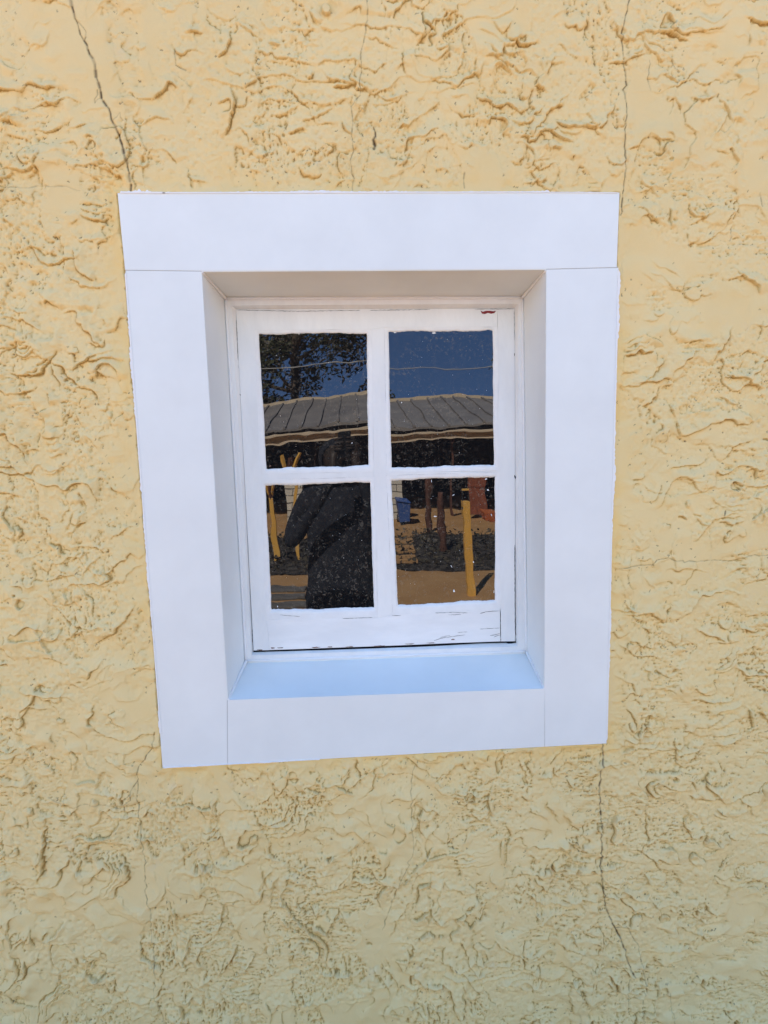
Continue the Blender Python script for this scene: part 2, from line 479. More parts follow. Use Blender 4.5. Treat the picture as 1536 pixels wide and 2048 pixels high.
def stucco_material():
    m = bpy.data.materials.new('cream_yellow_stucco')
    m.use_nodes = True
    n, l = m.node_tree.nodes, m.node_tree.links
    p = n['Principled BSDF']
    p.inputs['Roughness'].default_value = 0.72
    p.inputs['Specular IOR Level'].default_value = 0.35
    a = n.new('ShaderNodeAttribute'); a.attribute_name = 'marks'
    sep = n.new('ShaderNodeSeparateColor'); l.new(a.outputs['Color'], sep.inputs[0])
    tc = n.new('ShaderNodeTexCoord')
    def noise(s, d=4, r=.55):
        z = n.new('ShaderNodeTexNoise'); z.inputs['Scale'].default_value = s
        z.inputs['Detail'].default_value = d; z.inputs['Roughness'].default_value = r
        l.new(tc.outputs['Object'], z.inputs['Vector']); return z
    def ramp(src, p0, p1):
        r = n.new('ShaderNodeMapRange'); r.inputs['From Min'].default_value = p0; r.inputs['From Max'].default_value = p1
        r.clamp = True; l.new(src, r.inputs['Value']); return r.outputs[0]
    def mix(f, c1, c2):
        x = n.new('ShaderNodeMix'); x.data_type = 'RGBA'
        if isinstance(f, float): x.inputs[0].default_value = f
        else: l.new(f, x.inputs[0])
        for s_, c in ((6, c1), (7, c2)):
            if isinstance(c, tuple): x.inputs[s_].default_value = (*c, 1)
            else: l.new(c, x.inputs[s_])
        return x.outputs[2]
    def mul(x, k):
        z = n.new('ShaderNodeMath'); z.operation = 'MULTIPLY'; l.new(x, z.inputs[0]); z.inputs[1].default_value = k; return z.outputs[0]
    base = mix(ramp(noise(2.6, 5).outputs['Fac'], .38, .64), STUCCO_A, STUCCO_B)
    base = mix(mul(ramp(noise(9, 4).outputs['Fac'], .50, .72), .5), base, STUCCO_C)
    base = mix(mul(sep.outputs[2], .75), base, STUCCO_FRESH)
    base = mix(mul(ramp(noise(14, 6, .65).outputs['Fac'], .60, .74), .38), base, (0.70, 0.58, 0.38))     # chalky scuffs
    base = mix(mul(sep.outputs[1], .80), base, STUCCO_SHADE)
    base = mix(mul(ramp(sep.outputs[1], .70, 1.0), .45), base, (0.26, 0.150, 0.045))      # crease shade painted darker still in the deepest low spots
    base = mix(mul(sep.outputs[0], .93), base, (0.045, 0.028, 0.016))
    l.new(base, p.inputs['Base Color'])
    b = n.new('ShaderNodeBump'); b.inputs['Distance'].default_value = 0.0012; b.inputs['Strength'].default_value = .9
    l.new(noise(260, 5, .65).outputs['Fac'], b.inputs['Height'])
    l.new(b.outputs[0], p.inputs['Normal'])
    return m
STUCCO_A = (0.765, 0.595, 0.285)
STUCCO_B = (0.800, 0.622, 0.302)
STUCCO_C = (0.785, 0.572, 0.240)
STUCCO_FRESH = (0.82, 0.575, 0.215)
STUCCO_SHADE = (0.50, 0.325, 0.085)
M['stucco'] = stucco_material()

house = empty('house', (0, 0, 0), 'cream yellow house wall of rough cracked stucco all around the small window', 'house')
def add_part(name, me, mt, parent):
    o = bpy.data.objects.new(name, me); col.objects.link(o); me.materials.append(mt); o.parent = parent; return o
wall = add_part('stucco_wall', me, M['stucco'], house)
bm = bmesh.new()
YW0, YW1 = 0.014, 0.30
box(bm, (fx0, YW0, 0), (ox0, YW1, fz1)); box(bm, (ox1, YW0, 0), (fx1, YW1, fz1))
box(bm, (ox0, YW0, 0), (ox1, YW1, oz0)); box(bm, (ox0, YW0, oz1), (ox1, YW1, fz1))
obj('wall_core', bm, M['room'], house)
bm = bmesh.new()
for a, b in (((fx0, YW1, 0), (fx0+.2, 5, fz1)), ((fx1-.2, YW1, 0), (fx1, 5, fz1)), ((fx0, 5, 0), (fx1, 5.2, fz1)), ((fx0+.2, YW1, -.1), (fx1-.2, 5, .02))):
    box(bm, a, b)
obj('rear_walls', bm, M['room'], house)
bm = bmesh.new(); box(bm, (fx0-.02, -.02, fz1), (fx1+.02, 5.25, fz1+.03)); obj('roof', bm, M['roof_felt'], house)

# ------------------------------------------------------------------ the window
win = empty('window', (0.1, 0, 1.4), 'small white four-pane window in a wide smooth white casing with a deep reveal', 'window')
win_inv = Vector(win.location)
def wobj(name, bm, mt, parent=None, bevel=0, smooth=False):
    """window part: geometry given in world metres, moved to the window's origin"""
    bmesh.ops.translate(bm, verts=bm.verts, vec=-win_inv)
    return obj(name, bm, mt, parent or win, smooth, bevel)
YF = -0.0045                                  # casing face, a little proud of the plaster
YB = 0.150                                    # back of the reveal
def quad(pts, y):
    return [W(px, py, YF).copy() if y is None else Vector((W(px, py, YF).x, y, W(px, py, YF).z)) for px, py in pts]
g = 0.8
boards = [
 [(235,386),(1239,385),(1233.5,534.5),(1093,538),(403,541.8),(250,539.8)],                         # head board
 [(251,541),(403,542.9),(454,1400),(454.9,1528.5),(325,1535)],                        # left
 [(1093,539.1),(1237,535.6),(1213,1487),(1089.9,1493.5),(1089,1377)],                      # right
 [(455,1400),(1089,1377),(1089,1493.5),(455.7,1528.5)],                    # bottom
]
for b in boards:
    bm = bmesh.new(); hexa(bm, quad(b, YF), quad(b, 0.0135)); wobj('casing_board', bm, M['vinyl'], bevel=0.0009)
# reveal panels, slightly splayed, each with its own thickness
FR = [(403.5,543.5),(1092.5,539.5),(1088.5,1377.5),(456,1400.5)]
BK = [(451,597),(1045,595),(1053,1303),(492,1322)]
fr = [W(px, py, YF) for px, py in FR]; fr = [Vector((p.x, 0.0, p.z)) for p in fr]
for p in fr: p.y = -0.0035
bk = [W(px, py, YB) for px, py in BK]
for (i, j, nm, out) in ((0, 1, 'head_panel', (0, 0, .012)), (1, 2, 'jamb_panel', (.012, 0, 0)), (2, 3, 'sill_panel', (0, 0, -.012)), (3, 0, 'jamb_panel', (-.012, 0, 0))):
    bm = bmesh.new(); o = Vector(out)
    hexa(bm, [fr[i], fr[j], bk[j]+Vector((0,.02,0)), bk[i]+Vector((0,.02,0))], [fr[i]+o, fr[j]+o, bk[j]+o+Vector((0,.02,0)), bk[i]+o+Vector((0,.02,0))])
    wobj(nm, bm, M['vinyl'])
# caulk fillets in the four reveal corners and round the back
bm = bmesh.new()
for i in range(4):
    a, b = fr[i], bk[i]
    cx = Vector((0.1, 0, 2.1))-Vector((a.x, 0, a.z)); cx.normalize()
    n_ = 14; pts = []; rr = []
    for k in range(n_+1):
        t = k/n_; pts.append(a.lerp(b, t)+cx*0.0008); rr.append(0.0028+0.0022*t+random.uniform(-.0004, .0004))
    tube(bm, pts, rr, 8)
for i in range(4):
    a, b = bk[i], bk[(i+1) % 4]; n_ = 40; pts = []; rr = []
    c = Vector((0.1, YB, 2.1))
    for k in range(n_+1):
        p = a.lerp(b, k/n_); pts.append(p+(c-p).normalized()*.001); rr.append(0.0042+random.uniform(-.0005, .0005))
    tube(bm, pts, rr, 8)
wobj('caulk_fillet', bm, M['caulk'], smooth=True)

def wavy(p, q, n, amp, inward, rng=random):
    """points from p to q, pushed about `inward` by smooth random steps"""
    out = []; v = 0
    ph = [rng.uniform(0, 6.3) for _ in range(4)]
    for k in range(n+1):
        t = k/n
        v = (math.sin(t*7+ph[0])*.5+math.sin(t*17+ph[1])*.3+math.sin(t*41+ph[2])*.2)*amp+rng.uniform(-.25, .25)*amp
        if k in (0, n): v = 0
        out.append(p.lerp(q, t)+inward*v)
    return out
def ring(bm, outer, inner):
    """strip between an outer and an inner closed run of equal length"""
    n = len(outer)
    a = [bm.verts.new(p) for p in outer]; b = [bm.verts.new(p) for p in inner]
    for i in range(n):
        j = (i+1) % n
        bm.faces.new((a[i], a[j], b[j], b[i]))
    return a, b
# painted frame behind the reveal (the ring the sash closes against)
YS, YGL = 0.162, YG
outer = [bk[i]+Vector(((-1 if i in (0, 3) else 1)*.01, 0, (1 if i < 2 else -1)*.01)) for i in range(4)]
inner = [W(px, py, YB) for px, py in [(463,611),(1037,607),(1036,1293),(503,1311)]]
O, I = [], []
for i in range(4):
    j = (i+1) % 4
    c = (Vector((0.1, YB, 2.1))-(inner[i]+inner[j])/2).normalized()
    c = Vector((c.x, 0, c.z))
    ww = wavy(inner[i], inner[j], 40, 0.0006, c)
    O += [outer[i].lerp(outer[j], k/40) for k in range(40)]; I += ww[:40]
for p in O: p.y = YB
for p in I: p.y = YB
bm = bmesh.new()
S4 = [W(px, py, YB+.016) for px, py in [(473.5,619.5),(1028.5,617.5),(1031,1284.5),(506,1303.5)]]
J = []
for i in range(4):
    J += [S4[i].lerp(S4[(i+1) % 4], k/40) for k in range(40)]
ring(bm, O, I); ring(bm, I, J); ring(bm, J, [p+Vector((0, .06, 0)) for p in J])
bmesh.ops.remove_doubles(bm, verts=bm.verts, dist=1e-6)
wobj('window_frame', bm, M['paint'])

# sash
S_OUT = [(472,618.5),(1029.5,616.5),(1030.5,1283),(507,1302)]
PO = [[(507,660),(743,659),(747,943),(521,948)],
      [(769,655),(995,654),(998,941),(773,946)],
      [(520,960),(748,954),(756,1236),(532,1239)],
      [(773,951),(999,944),(1001,1218),(785,1230)]]
PI = [[(518,668),(733,666.5),(737,930),(533,938)],
      [(777,664),(985,661),(988,930),(783,935)],
      [(531,971),(740,965),(748,1215),(543,1219)],
      [(783,961),(990,953),(990,1200),(796,1210)]]
def w2(p, y): return W(p[0], p[1], y)
# one plank mesh per rail/stile group: built as a grid of blocks from the sash lines
def block(bm, pts, y0, y1):
    f = [w2(p, y0) for p in pts]
    hexa(bm, f, [Vector((p.x, y1, p.z)) for p in f])
sash = None
bm = bmesh.new()
block(bm, [S_OUT[0], (507,618.2), (521,948), (532,1239), (540,1301), S_OUT[3]], YS, YS+.03)     # left stile
block(bm, [(995,616.7), S_OUT[1], S_OUT[2], (1001,1283.5), (1001,1218), (998,944)], YS, YS+.03)            # right stile
sash = wobj('sash', bm, M['paint'], bevel=.0012)
def sobj(name, bm, mt, bevel=0, smooth=False):
    return wobj(name, bm, mt, sash, bevel, smooth)
bm = bmesh.new(); block(bm, [(507,618.4), (995,616.8), (995,654), (769,655), (743,659), (507,660)], YS+.0003, YS+.03); sobj('top_rail', bm, M['paint'], .0012)
bm = bmesh.new(); block(bm, [(532,1239), (756,1236), (785,1230), (1000,1218), (1000.5,1283.5), (540,1300.5)], YS+.0004, YS+.03); sobj('bottom_rail', bm, M['paint_rail'], .0014)
bm = bmesh.new(); block(bm, [(743,659), (769,655), (773,946), (773,951), (785,1230), (756,1236), (748,954), (747,943)], YS+.0006, YS+.028); sobj('muntin', bm, M['paint'], .001)
bm = bmesh.new(); block(bm, [(521,948), (747,943), (748,954), (520,960)], YS+.0016, YS+.026); block(bm, [(773,946), (998,941), (999,944), (773,951)], YS+.0016, YS+.026); sobj('muntin', bm, M['paint'], .0008)

# glass material: clear, with the faint greasy film of an old outdoor pane
def glass_material():
    m = bpy.data.materials.new('old_window_glass')
    m.use_nodes = True
    n, l = m.node_tree.nodes, m.node_tree.links
    p = n['Principled BSDF']
    p.inputs['Base Color'].default_value = (0.006, 0.006, 0.007, 1)      # blacked-out room behind: the panes read as dark mirrors
    p.inputs['Roughness'].default_value = 0.0
    p.inputs['IOR'].default_value = GLASS_IOR
    p.inputs['Transmission Weight'].default_value = 0.0
    tc = n.new('ShaderNodeTexCoord')
    wv = n.new('ShaderNodeTexNoise'); wv.inputs['Scale'].default_value = 7; wv.inputs['Detail'].default_value = 2
    l.new(tc.outputs['Object'], wv.inputs['Vector'])
    b = n.new('ShaderNodeBump'); b.inputs['Distance'].default_value = 0.00032; b.inputs['Strength'].default_value = 1
    l.new(wv.outputs['Fac'], b.inputs['Height']); l.new(b.outputs[0], p.inputs['Normal'])
    film = n.new('ShaderNodeBsdfDiffuse'); film.inputs['Color'].default_value = (0.34, 0.29, 0.22, 1)
    d1 = n.new('ShaderNodeTexNoise'); d1.inputs['Scale'].default_value = 60; d1.inputs['Detail'].default_value = 8; d1.inputs['Roughness'].default_value = .7
    d2 = n.new('ShaderNodeTexNoise'); d2.inputs['Scale'].default_value = 9; d2.inputs['Detail'].default_value = 4
    l.new(tc.outputs['Object'], d1.inputs['Vector']); l.new(tc.outputs['Object'], d2.inputs['Vector'])
    r1 = n.new('ShaderNodeMapRange'); r1.inputs['From Min'].default_value = .52; r1.inputs['From Max'].default_value = .78; r1.inputs['To Max'].default_value = .22
    l.new(d1.outputs['Fac'], r1.inputs['Value'])
    r2 = n.new('ShaderNodeMapRange'); r2.inputs['From Min'].default_value = .35; r2.inputs['From Max'].default_value = .7; r2.inputs['To Min'].default_value = .25
    l.new(d2.outputs['Fac'], r2.inputs['Value'])
    mu = n.new('ShaderNodeMath'); mu.operation = 'MULTIPLY_ADD'
    l.new(r1.outputs[0], mu.inputs[0]); l.new(r2.outputs[0], mu.inputs[1]); mu.inputs[2].default_value = 0.005
    d3 = n.new('ShaderNodeTexNoise'); d3.inputs['Scale'].default_value = 130; d3.inputs['Detail'].default_value = 3; d3.inputs['Distortion'].default_value = .6
    d4 = n.new('ShaderNodeTexNoise'); d4.inputs['Scale'].default_value = 11; d4.inputs['Detail'].default_value = 3
    l.new(tc.outputs['Object'], d3.inputs['Vector']); l.new(tc.outputs['Object'], d4.inputs['Vector'])
    r3 = n.new('ShaderNodeMapRange'); r3.inputs['From Min'].default_value = .57; r3.inputs['From Max'].default_value = .68; r3.inputs['To Max'].default_value = .22
    r4 = n.new('ShaderNodeMapRange'); r4.inputs['From Min'].default_value = .38; r4.inputs['From Max'].default_value = .62; r4.inputs['To Min'].default_value = .15
    l.new(d3.outputs['Fac'], r3.inputs['Value']); l.new(d4.outputs['Fac'], r4.inputs['Value'])
    m3 = n.new('ShaderNodeMath'); m3.operation = 'MULTIPLY_ADD'
    l.new(r3.outputs[0], m3.inputs[0]); l.new(r4.outputs[0], m3.inputs[1]); l.new(mu.outputs[0], m3.inputs[2])
    mu = m3
    mx = n.new('ShaderNodeMixShader')
    l.new(mu.outputs[0], mx.inputs[0]); l.new(p.outputs[0], mx.inputs[1]); l.new(film.outputs[0], mx.inputs[2])
    l.new(mx.outputs[0], n['Material Output'].inputs['Surface'])
    return m
GLASS_IOR = 1.92
M['glass'] = glass_material()
TWIST = [-0.026, -0.006, 0.008, 0.010]
TILT = [(-0.0022, 0.0010), (0.0, 0.0), (0.0, 0.0), (0.0, 0.0)]
for k in range(4):
    yin = YGL-0.0012
    o4 = [w2(p, YS+.0009) for p in PO[k]]; i4 = [w2(p, yin) for p in PI[k]]
    cen = sum(i4, Vector())/4
    O, I = [], []
    for i in range(4):
        j = (i+1) % 4
        c = cen-(i4[i]+i4[j])/2; c = Vector((c.x, 0, c.z)).normalized()
        amp = (0.0026, 0.0013, 0.0030, 0.0013)[i]
        a_ = wavy(i4[i], i4[j], 46, amp, c); b_ = wavy(o4[i], o4[j], 46, .0005, c)
        I += a_[:46]; O += b_[:46]
    bm = bmesh.new()
    back = [p+Vector((0, .006, 0)) for p in I]
    mid = []
    for a, b in zip(O, I):
        p = a.lerp(b, .55); p.y = p.y*.5+YS*.5+random.uniform(-.0004, .0004); mid.append(p)
    ring(bm, O, mid); ring(bm, mid, I); ring(bm, I, back)
    bmesh.ops.remove_doubles(bm, verts=bm.verts, dist=1e-6)
    sobj('putty', bm, M['putty'], smooth=True)
    # the pane: a thin slab tucked behind the putty
    e = 0.004
    pts = [p+(p-cen).normalized()*e for p in i4]
    bm = bmesh.new(); ng = 14
    def pp(u, v, back):
        p = pts[0].lerp(pts[1], u).lerp(pts[3].lerp(pts[2], u), v)
        dx, dz = p.x-cen.x, p.z-cen.z
        return Vector((p.x, YGL+dx*TILT[k][1]+dz*TILT[k][0]+TWIST[k]*dx*dz+(.003 if back else 0), p.z))
    for back in (0, 1):
        V = [[bm.verts.new(pp(i/ng, j/ng, back)) for i in range(ng+1)] for j in range(ng+1)]
        for j in range(ng):
            for i in range(ng): bm.faces.new((V[j][i], V[j][i+1], V[j+1][i+1], V[j+1][i])).smooth = True
        if not back: V0 = V
    for j in range(ng):
        for ring_ in (((0, j), (0, j+1)), ((ng, j), (ng, j+1)), ((j, 0), (j+1, 0)), ((j, ng), (j+1, ng))):
            (a_, b_), (c_, d_) = ring_
            bm.faces.new([bm.verts.new(q_) for q_ in (V0[b_][a_].co, V0[d_][c_].co, V[d_][c_].co, V[b_][a_].co)])
    sobj('glass_pane', bm, M['glass'])

def blob(bm, c, rx, rz, y, th=.0008, n=9, jag=.35, ang=0.0):
    pts = []
    for k in range(n):
        a = k*2*math.pi/n; r = 1+random.uniform(-jag, jag)
        x, z = math.cos(a)*rx*r, math.sin(a)*rz*r
        pts.append(Vector((c.x+x*math.cos(ang)-z*math.sin(ang), y, c.z+x*math.sin(ang)+z*math.cos(ang))))
    prism(bm, pts, (0, th, 0))
# dried paint flecks on the glass
bm = bmesh.new()
flk = [((908,1182),.0022,.0042,.3),((947,1124),.0014,.003,.3),((903,1133),.001,.0045,.5),((863,962),.001,.004,.0),((870,1033),.0045,.002,.1),
       ((907,990),.004,.001,.5),((976,980),.003,.002,0),((972,958),.004,.002,.2),((803,805),.0016,.0016,0),((704,886),.0016,.0018,0),((868,666),.006,.002,0),
       ((598,667),.0016,.003,0),((988,1184),.001,.004,0),((983,1030),.001,.004,.2),((555,1213),.0014,.002,0),((790,665),.004,.0014,0)]
for (p, rx, rz, a) in flk: blob(bm, w2(p, YGL-.0012), rx, rz, YGL-.0012, .0011, 9, .3, a)
for k in range(130):
    q4 = random.choice(PI); s, t = random.random(), random.random()
    px = q4[0][0]+(q4[1][0]-q4[0][0])*s; py = q4[0][1]+(q4[2][1]-q4[0][1])*t
    r = random.uniform(.0003, .0007); blob(bm, w2((px, py), YGL-.0012), r, r*random.uniform(.6, 1.8), YGL-.0012, .0011, 6, .3, random.uniform(0, 3))
fl = sobj('paint_fleck', bm, M['caulk']); tag(fl, kind='stuff')
# red smear on the top rail
bm = bmesh.new()
top = [(961,621),(966,623.5),(972,621.5),(980,621.5),(986,622.5),(992,621.5)]; bot = [(989,626),(982,627.5),(976,625.5),(970,628),(964,627)]
pts = [w2(p, YS-.0008) for p in top+bot]
prism(bm, pts, (0, .0015, 0)); sobj('red_paint_smear', bm, M['red'])
# open joints, bare wood and cracks in the old paint of the bottom rail
bm = bmesh.new()
def crackline(pts, wd, y):
    P_ = []
    for a, b in zip(pts[:-1], pts[1:]):
        a3, b3 = w2(a, y), w2(b, y); n = max(2, int((b3-a3).length/.006))
        P_ += [a3.lerp(b3, k/n)+Vector((random.uniform(-.0004, .0004), 0, random.uniform(-.0005, .0005))) for k in range(n)]
    P_.append(w2(pts[-1], y))
    U, L = [], []
    for i, p in enumerate(P_):
        t = (P_[min(i+1, len(P_)-1)]-P_[max(i-1, 0)]).normalized(); nn = Vector((-t.z, 0, t.x))
        h_ = wd*random.uniform(.25, 1.0)
        if i in (0, len(P_)-1): h_ = wd*.15
        U.append(p+nn*h_); L.append(p-nn*h_)
    for i in range(len(P_)-1):
        vs = [bm.verts.new(v) for v in (U[i], U[i+1], L[i+1], L[i])]
        bk_ = [bm.verts.new(v.co+Vector((0, .0008, 0))) for v in vs]
        bm.faces.new(vs)
        bm.faces.new(bk_[::-1])
        for k in range(4): bm.faces.new((vs[(k+1) % 4], vs[k], bk_[k], bk_[(k+1) % 4]))
yc = YS-.0003
crackline([(1001,1222),(1001,1250),(1002,1283)], .0007, yc)
crackline([(960,1227),(975,1223),(1000,1222)], .0007, yc); crackline([(870,1226),(905,1225),(935,1226)], .0006, yc); crackline([(784,1231),(802,1231)], .0006, yc)
crackline([(897,1230),(922,1229)], .0005, yc); crackline([(960,1258),(1000,1256)], .0005, yc)
crackline([(980,1271),(990,1270),(1000,1267)], .0011, yc); crackline([(988,1274),(1000,1270)], .0010, yc)
crackline([(868,1281),(885,1276),(905,1273),(930,1270)], .0006, yc); crackline([(880,1275),(900,1271)], .0005, yc); crackline([(915,1265),(935,1264)], .0004, yc)
crackline([(505,1258),(504,1290)], .0005, yc); crackline([(685,1237),(720,1236),(745,1235)], .0005, yc); crackline([(1029.5,1090),(1030,1200),(1030.5,1262),(1033,1272),(1032,1282)], .0009, YS-.0006)
crackline([(473,640),(475,700),(477,760)], .0005, YS-.0006); crackline([(1028.5,622),(1028.5,680)], .0004, YS-.0006); crackline([(484,958),(485,963)], .0014, yc)
crackline([(475,620),(600,622.5),(720,620.5)], .0006, YS-.0006); crackline([(740,620.5),(860,619)], .0006, YS-.0006); crackline([(950,618.5),(1028,617.5)], .0006, YS-.0006)
crackline([(1029,950),(1031,958)], .0028, YS-.0006); crackline([(1029,706),(1029,712)], .0014, YS-.0006); crackline([(480,788),(481,791)], .0012, yc)
crackline([(560,1230),(600,1233)], .0004, yc)
sobj('open_joint', bm, M['dark_gap'])
bm = bmesh.new()
for (px, py, rx, rz) in [(546,1296,.006,.002),(560,1296,.008,.0013),(520,1300,.009,.0014),(632,1295,.012,.0016),(660,1294,.007,.0012),(760,1292,.016,.0014),(820,1288,.014,.0012),(906,1279,.005,.0016),(700,1293.5,.012,.001),(862,1286,.012,.001),(540,932,.003,.0022)]:
    blob(bm, w2((px, py), YS-.0008), rx, rz, YS-.0006, .0012, 13, .4)
sobj('bare_wood_patch', bm, M['wood_bare'])
# dark joint under the sash: the sash stops short of the frame, the gap's shade painted as a near-black strip
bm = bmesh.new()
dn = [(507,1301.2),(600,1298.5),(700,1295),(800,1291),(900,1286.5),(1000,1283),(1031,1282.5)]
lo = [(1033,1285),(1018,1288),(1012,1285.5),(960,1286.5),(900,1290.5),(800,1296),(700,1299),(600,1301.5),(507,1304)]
prism(bm, [w2(p, YS-.0002) for p in dn+lo], (0, .004, 0)); sobj('bottom_gap_shade', bm, M['dark_gap'])
# stains on the right stile and frame
# ragged white caulk and paint along the outer edge of the casing
def edge_strip(a, b, wid, n, cover=1.0, out=None):
    a3, b3 = W(a[0], a[1], YF-.0016), W(b[0], b[1], YF-.0016)
    bm = bmesh.new()
    t = (b3-a3).normalized(); nn = Vector((-t.z, 0, t.x))
    if nn.dot(a3-Vector((0.1, 0, 2.1))) < 0: nn = -nn
    ph = random.uniform(0, 6); amp_ = 1
    up_ = []
    for k in range(n+1):
        s = k/n
        v = wid*(.35+.65*max(0, math.sin(s*9+ph)*.5+math.sin(s*31+ph*2)*.3+random.uniform(-.35, .5)))
        if k in (0, n): v = 0.0003
        up_.append(a3.lerp(b3, s)+nn*v)
    lo_ = [a3.lerp(b3, k/n)-nn*.0015 for k in range(n+1)]
    for k in range(n):
        q4 = (up_[k], up_[k+1], lo_[k+1], lo_[k]); hexa(bm, q4, [p+Vector((0, .008, 0)) for p in q4])
    bmesh.ops.remove_doubles(bm, verts=bm.verts, dist=1e-6)
    wobj('caulk_edge', bm, M['caulk'])
edge_strip((240,385),(330,386),.0085,44); edge_strip((325,385.5),(1100,384),.0055,200); edge_strip((1100,384),(1236,385),.002,40)
edge_strip((251,545),(284,985),.0068,120); edge_strip((284,985),(322,1470),.0050,110); edge_strip((1237,540),(1224,1040),.0075,120); edge_strip((1224,1040),(1214,1480),.0050,110)
edge_strip((326,1536),(455,1529),.0022,50); edge_strip((455,1529),(640,1519),.0022,70)
M['joint'] = mat('grey_joint_filler', (0.42, 0.41, 0.40), 0.7)
for (a, b) in (((252,540.4),(403,542.3)),((1093,538.5),(1235,535)),((454.8,1402),(455.3,1527)),((1089.2,1379),(1089.9,1492))):
    a3, b3 = W(a[0], a[1], YF+.0012), W(b[0], b[1], YF+.0012)
    t = (b3-a3).normalized(); nn = Vector((-t.z, 0, t.x))*.003
    bm = bmesh.new(); prism(bm, [a3-nn, b3-nn, b3+nn, a3+nn], (0, .006, 0)); wobj('joint_filler', bm, M['joint'])

# ------------------------------------------------------------------ the yard behind the camera (seen mirrored in the panes)
def ground_material():
    return mat('brown_compacted_earth', (0.37, 0.205, 0.085), 0.95, 0.15, 0, 1.8, .006, 25, color2=(0.46, 0.275, 0.125))
M['earth'] = ground_material()
M['shade'] = mat('dark_shade_paint', (0.018, 0.015, 0.013), 1.0, 0.1, 0, 9, .03, 22, color2=(0.09, 0.08, 0.07))  # dark colour stands in for a shadow lying across the yard
M['metal_roof'] = mat('dull_metal_roof', (0.17, 0.155, 0.15), 0.6, 0.4, 0, 1.2, color2=(0.26, 0.235, 0.215))
M['fascia'] = mat('cream_fascia_paint', (0.62, 0.50, 0.36), 0.6, 0.3, .06, 5)
M['timber_yellow'] = mat('yellow_timber', (0.66, 0.36, 0.07), 0.6, 0.3, 0, 6, .002, 40, stretch=(3, 3, .4), color2=(0.76, 0.44, 0.10))
M['timber_brown'] = mat('brown_rough_timber', (0.10, 0.045, 0.03), 0.85, 0.2, .3, 8, .004, 40, stretch=(3, 3, .4))
M['timber_red'] = mat('red_brown_boards', (0.24, 0.075, 0.04), 0.7, 0.25, .25, 9, .003, 40, stretch=(4, 4, .4))
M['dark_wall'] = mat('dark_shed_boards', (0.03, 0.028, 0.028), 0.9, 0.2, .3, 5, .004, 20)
M['bin'] = mat('blue_plastic', (0.045, 0.11, 0.34), 0.45, 0.4, .08, 5)
M['orange_clay'] = mat('orange_clay', (0.46, 0.13, 0.045), 0.8, 0.2, .15, 12)
M['steel'] = mat('dark_steel', (0.05, 0.05, 0.055), 0.45, 0.5, .2, 30, metal=.6)
M['cloth'] = mat('dark_woven_cloth', (0.022, 0.024, 0.031), 0.95, 0.1, .3, 20, .003, 90)
M['jeans'] = mat('dark_trousers_cloth', (0.015, 0.018, 0.03), 0.95, 0.1, .3, 20, .003, 90)
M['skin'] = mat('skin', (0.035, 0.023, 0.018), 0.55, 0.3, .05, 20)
M['hair'] = mat('dark_hair', (0.02, 0.014, 0.01), 0.6, 0.3, .2, 90, .003, 150)
M['phone'] = mat('black_phone', (0.012, 0.012, 0.014), 0.3, 0.5)
M['bark'] = mat('tree_bark', (0.10, 0.075, 0.055), 0.9, 0.2, .3, 12, .01, 20)
M['leaf'] = mat('dark_green_leaves', (0.025, 0.032, 0.014), 0.6, 0.3, 0, 3, color2=(0.085, 0.085, 0.04))
M['pot'] = mat('grey_paving', (0.13, 0.12, 0.11), 0.9, 0.2, .25, 8, .003, 40)
def brickmat():
    m = mat('white_painted_blocks', (0.62, 0.58, 0.50), 0.8, 0.2, .08, 6)
    n, l = m.node_tree.nodes, m.node_tree.links
    tc = n.new('ShaderNodeTexCoord'); mp = n.new('ShaderNodeMapping'); mp.inputs['Rotation'].default_value = (math.pi/2, 0, 0)
    b = n.new('ShaderNodeTexBrick'); b.inputs['Scale'].default_value = 1.0
    b.inputs['Brick Width'].default_value = .4; b.inputs['Row Height'].default_value = .17; b.inputs['Mortar Size'].default_value = .012
    b.inputs['Color1'].default_value = (.66, .60, .50, 1); b.inputs['Color2'].default_value = (.58, .53, .45, 1); b.inputs['Mortar'].default_value = (.12, .10, .08, 1)
    l.new(tc.outputs['Object'], mp.inputs[0]); l.new(mp.outputs[0], b.inputs['Vector']); l.new(b.outputs['Color'], n['Principled BSDF'].inputs['Base Color'])
    return m
M['blocks'] = brickmat()

def heightsheet(x0, x1, y0, y1, step, amp, z=0.0, seed=1, edge=False):
    rng = np.random.default_rng(seed)
    nx_, ny_ = int((x1-x0)/step)+1, int((y1-y0)/step)+1
    hh = fbm((ny_, nx_), 5, 3, rng)*amp
    bm = bmesh.new()
    V = [[bm.verts.new((x0+i*step, y0+j*step, z+hh[j, i])) for i in range(nx_)] for j in range(ny_)]
    for j in range(ny_-1):
        for i in range(nx_-1): bm.faces.new((V[j][i], V[j][i+1], V[j+1][i+1], V[j+1][i]))
    return bm
bm = bmesh.new()
R_ = 150
rng = np.random.default_rng(4)
xs = np.concatenate([[-R_, -60, -25], np.arange(-10, 10.01, .5), [25, 60, R_]]); ys = np.concatenate([[-R_, -80, -40, -25], np.arange(-18, 0.01, .5), [2, 8, 20, 60]])
V = [[bm.verts.new((x, y, rng.normal()*.006)) for x in xs] for y in ys]
for j in range(len(ys)-1):
    for i in range(len(xs)-1): bm.faces.new((V[j][i], V[j][i+1], V[j+1][i+1], V[j+1][i]))
o = obj('ground', bm, M['earth'], smooth=True); tag(o, kind='structure')
bm = bmesh.new(); box(bm, (fx0, -2.5, 0.004), (fx1, -0.02, .28)); o = obj('concrete_patio', bm, M['concrete'], bevel=.01); tag(o, kind='structure')
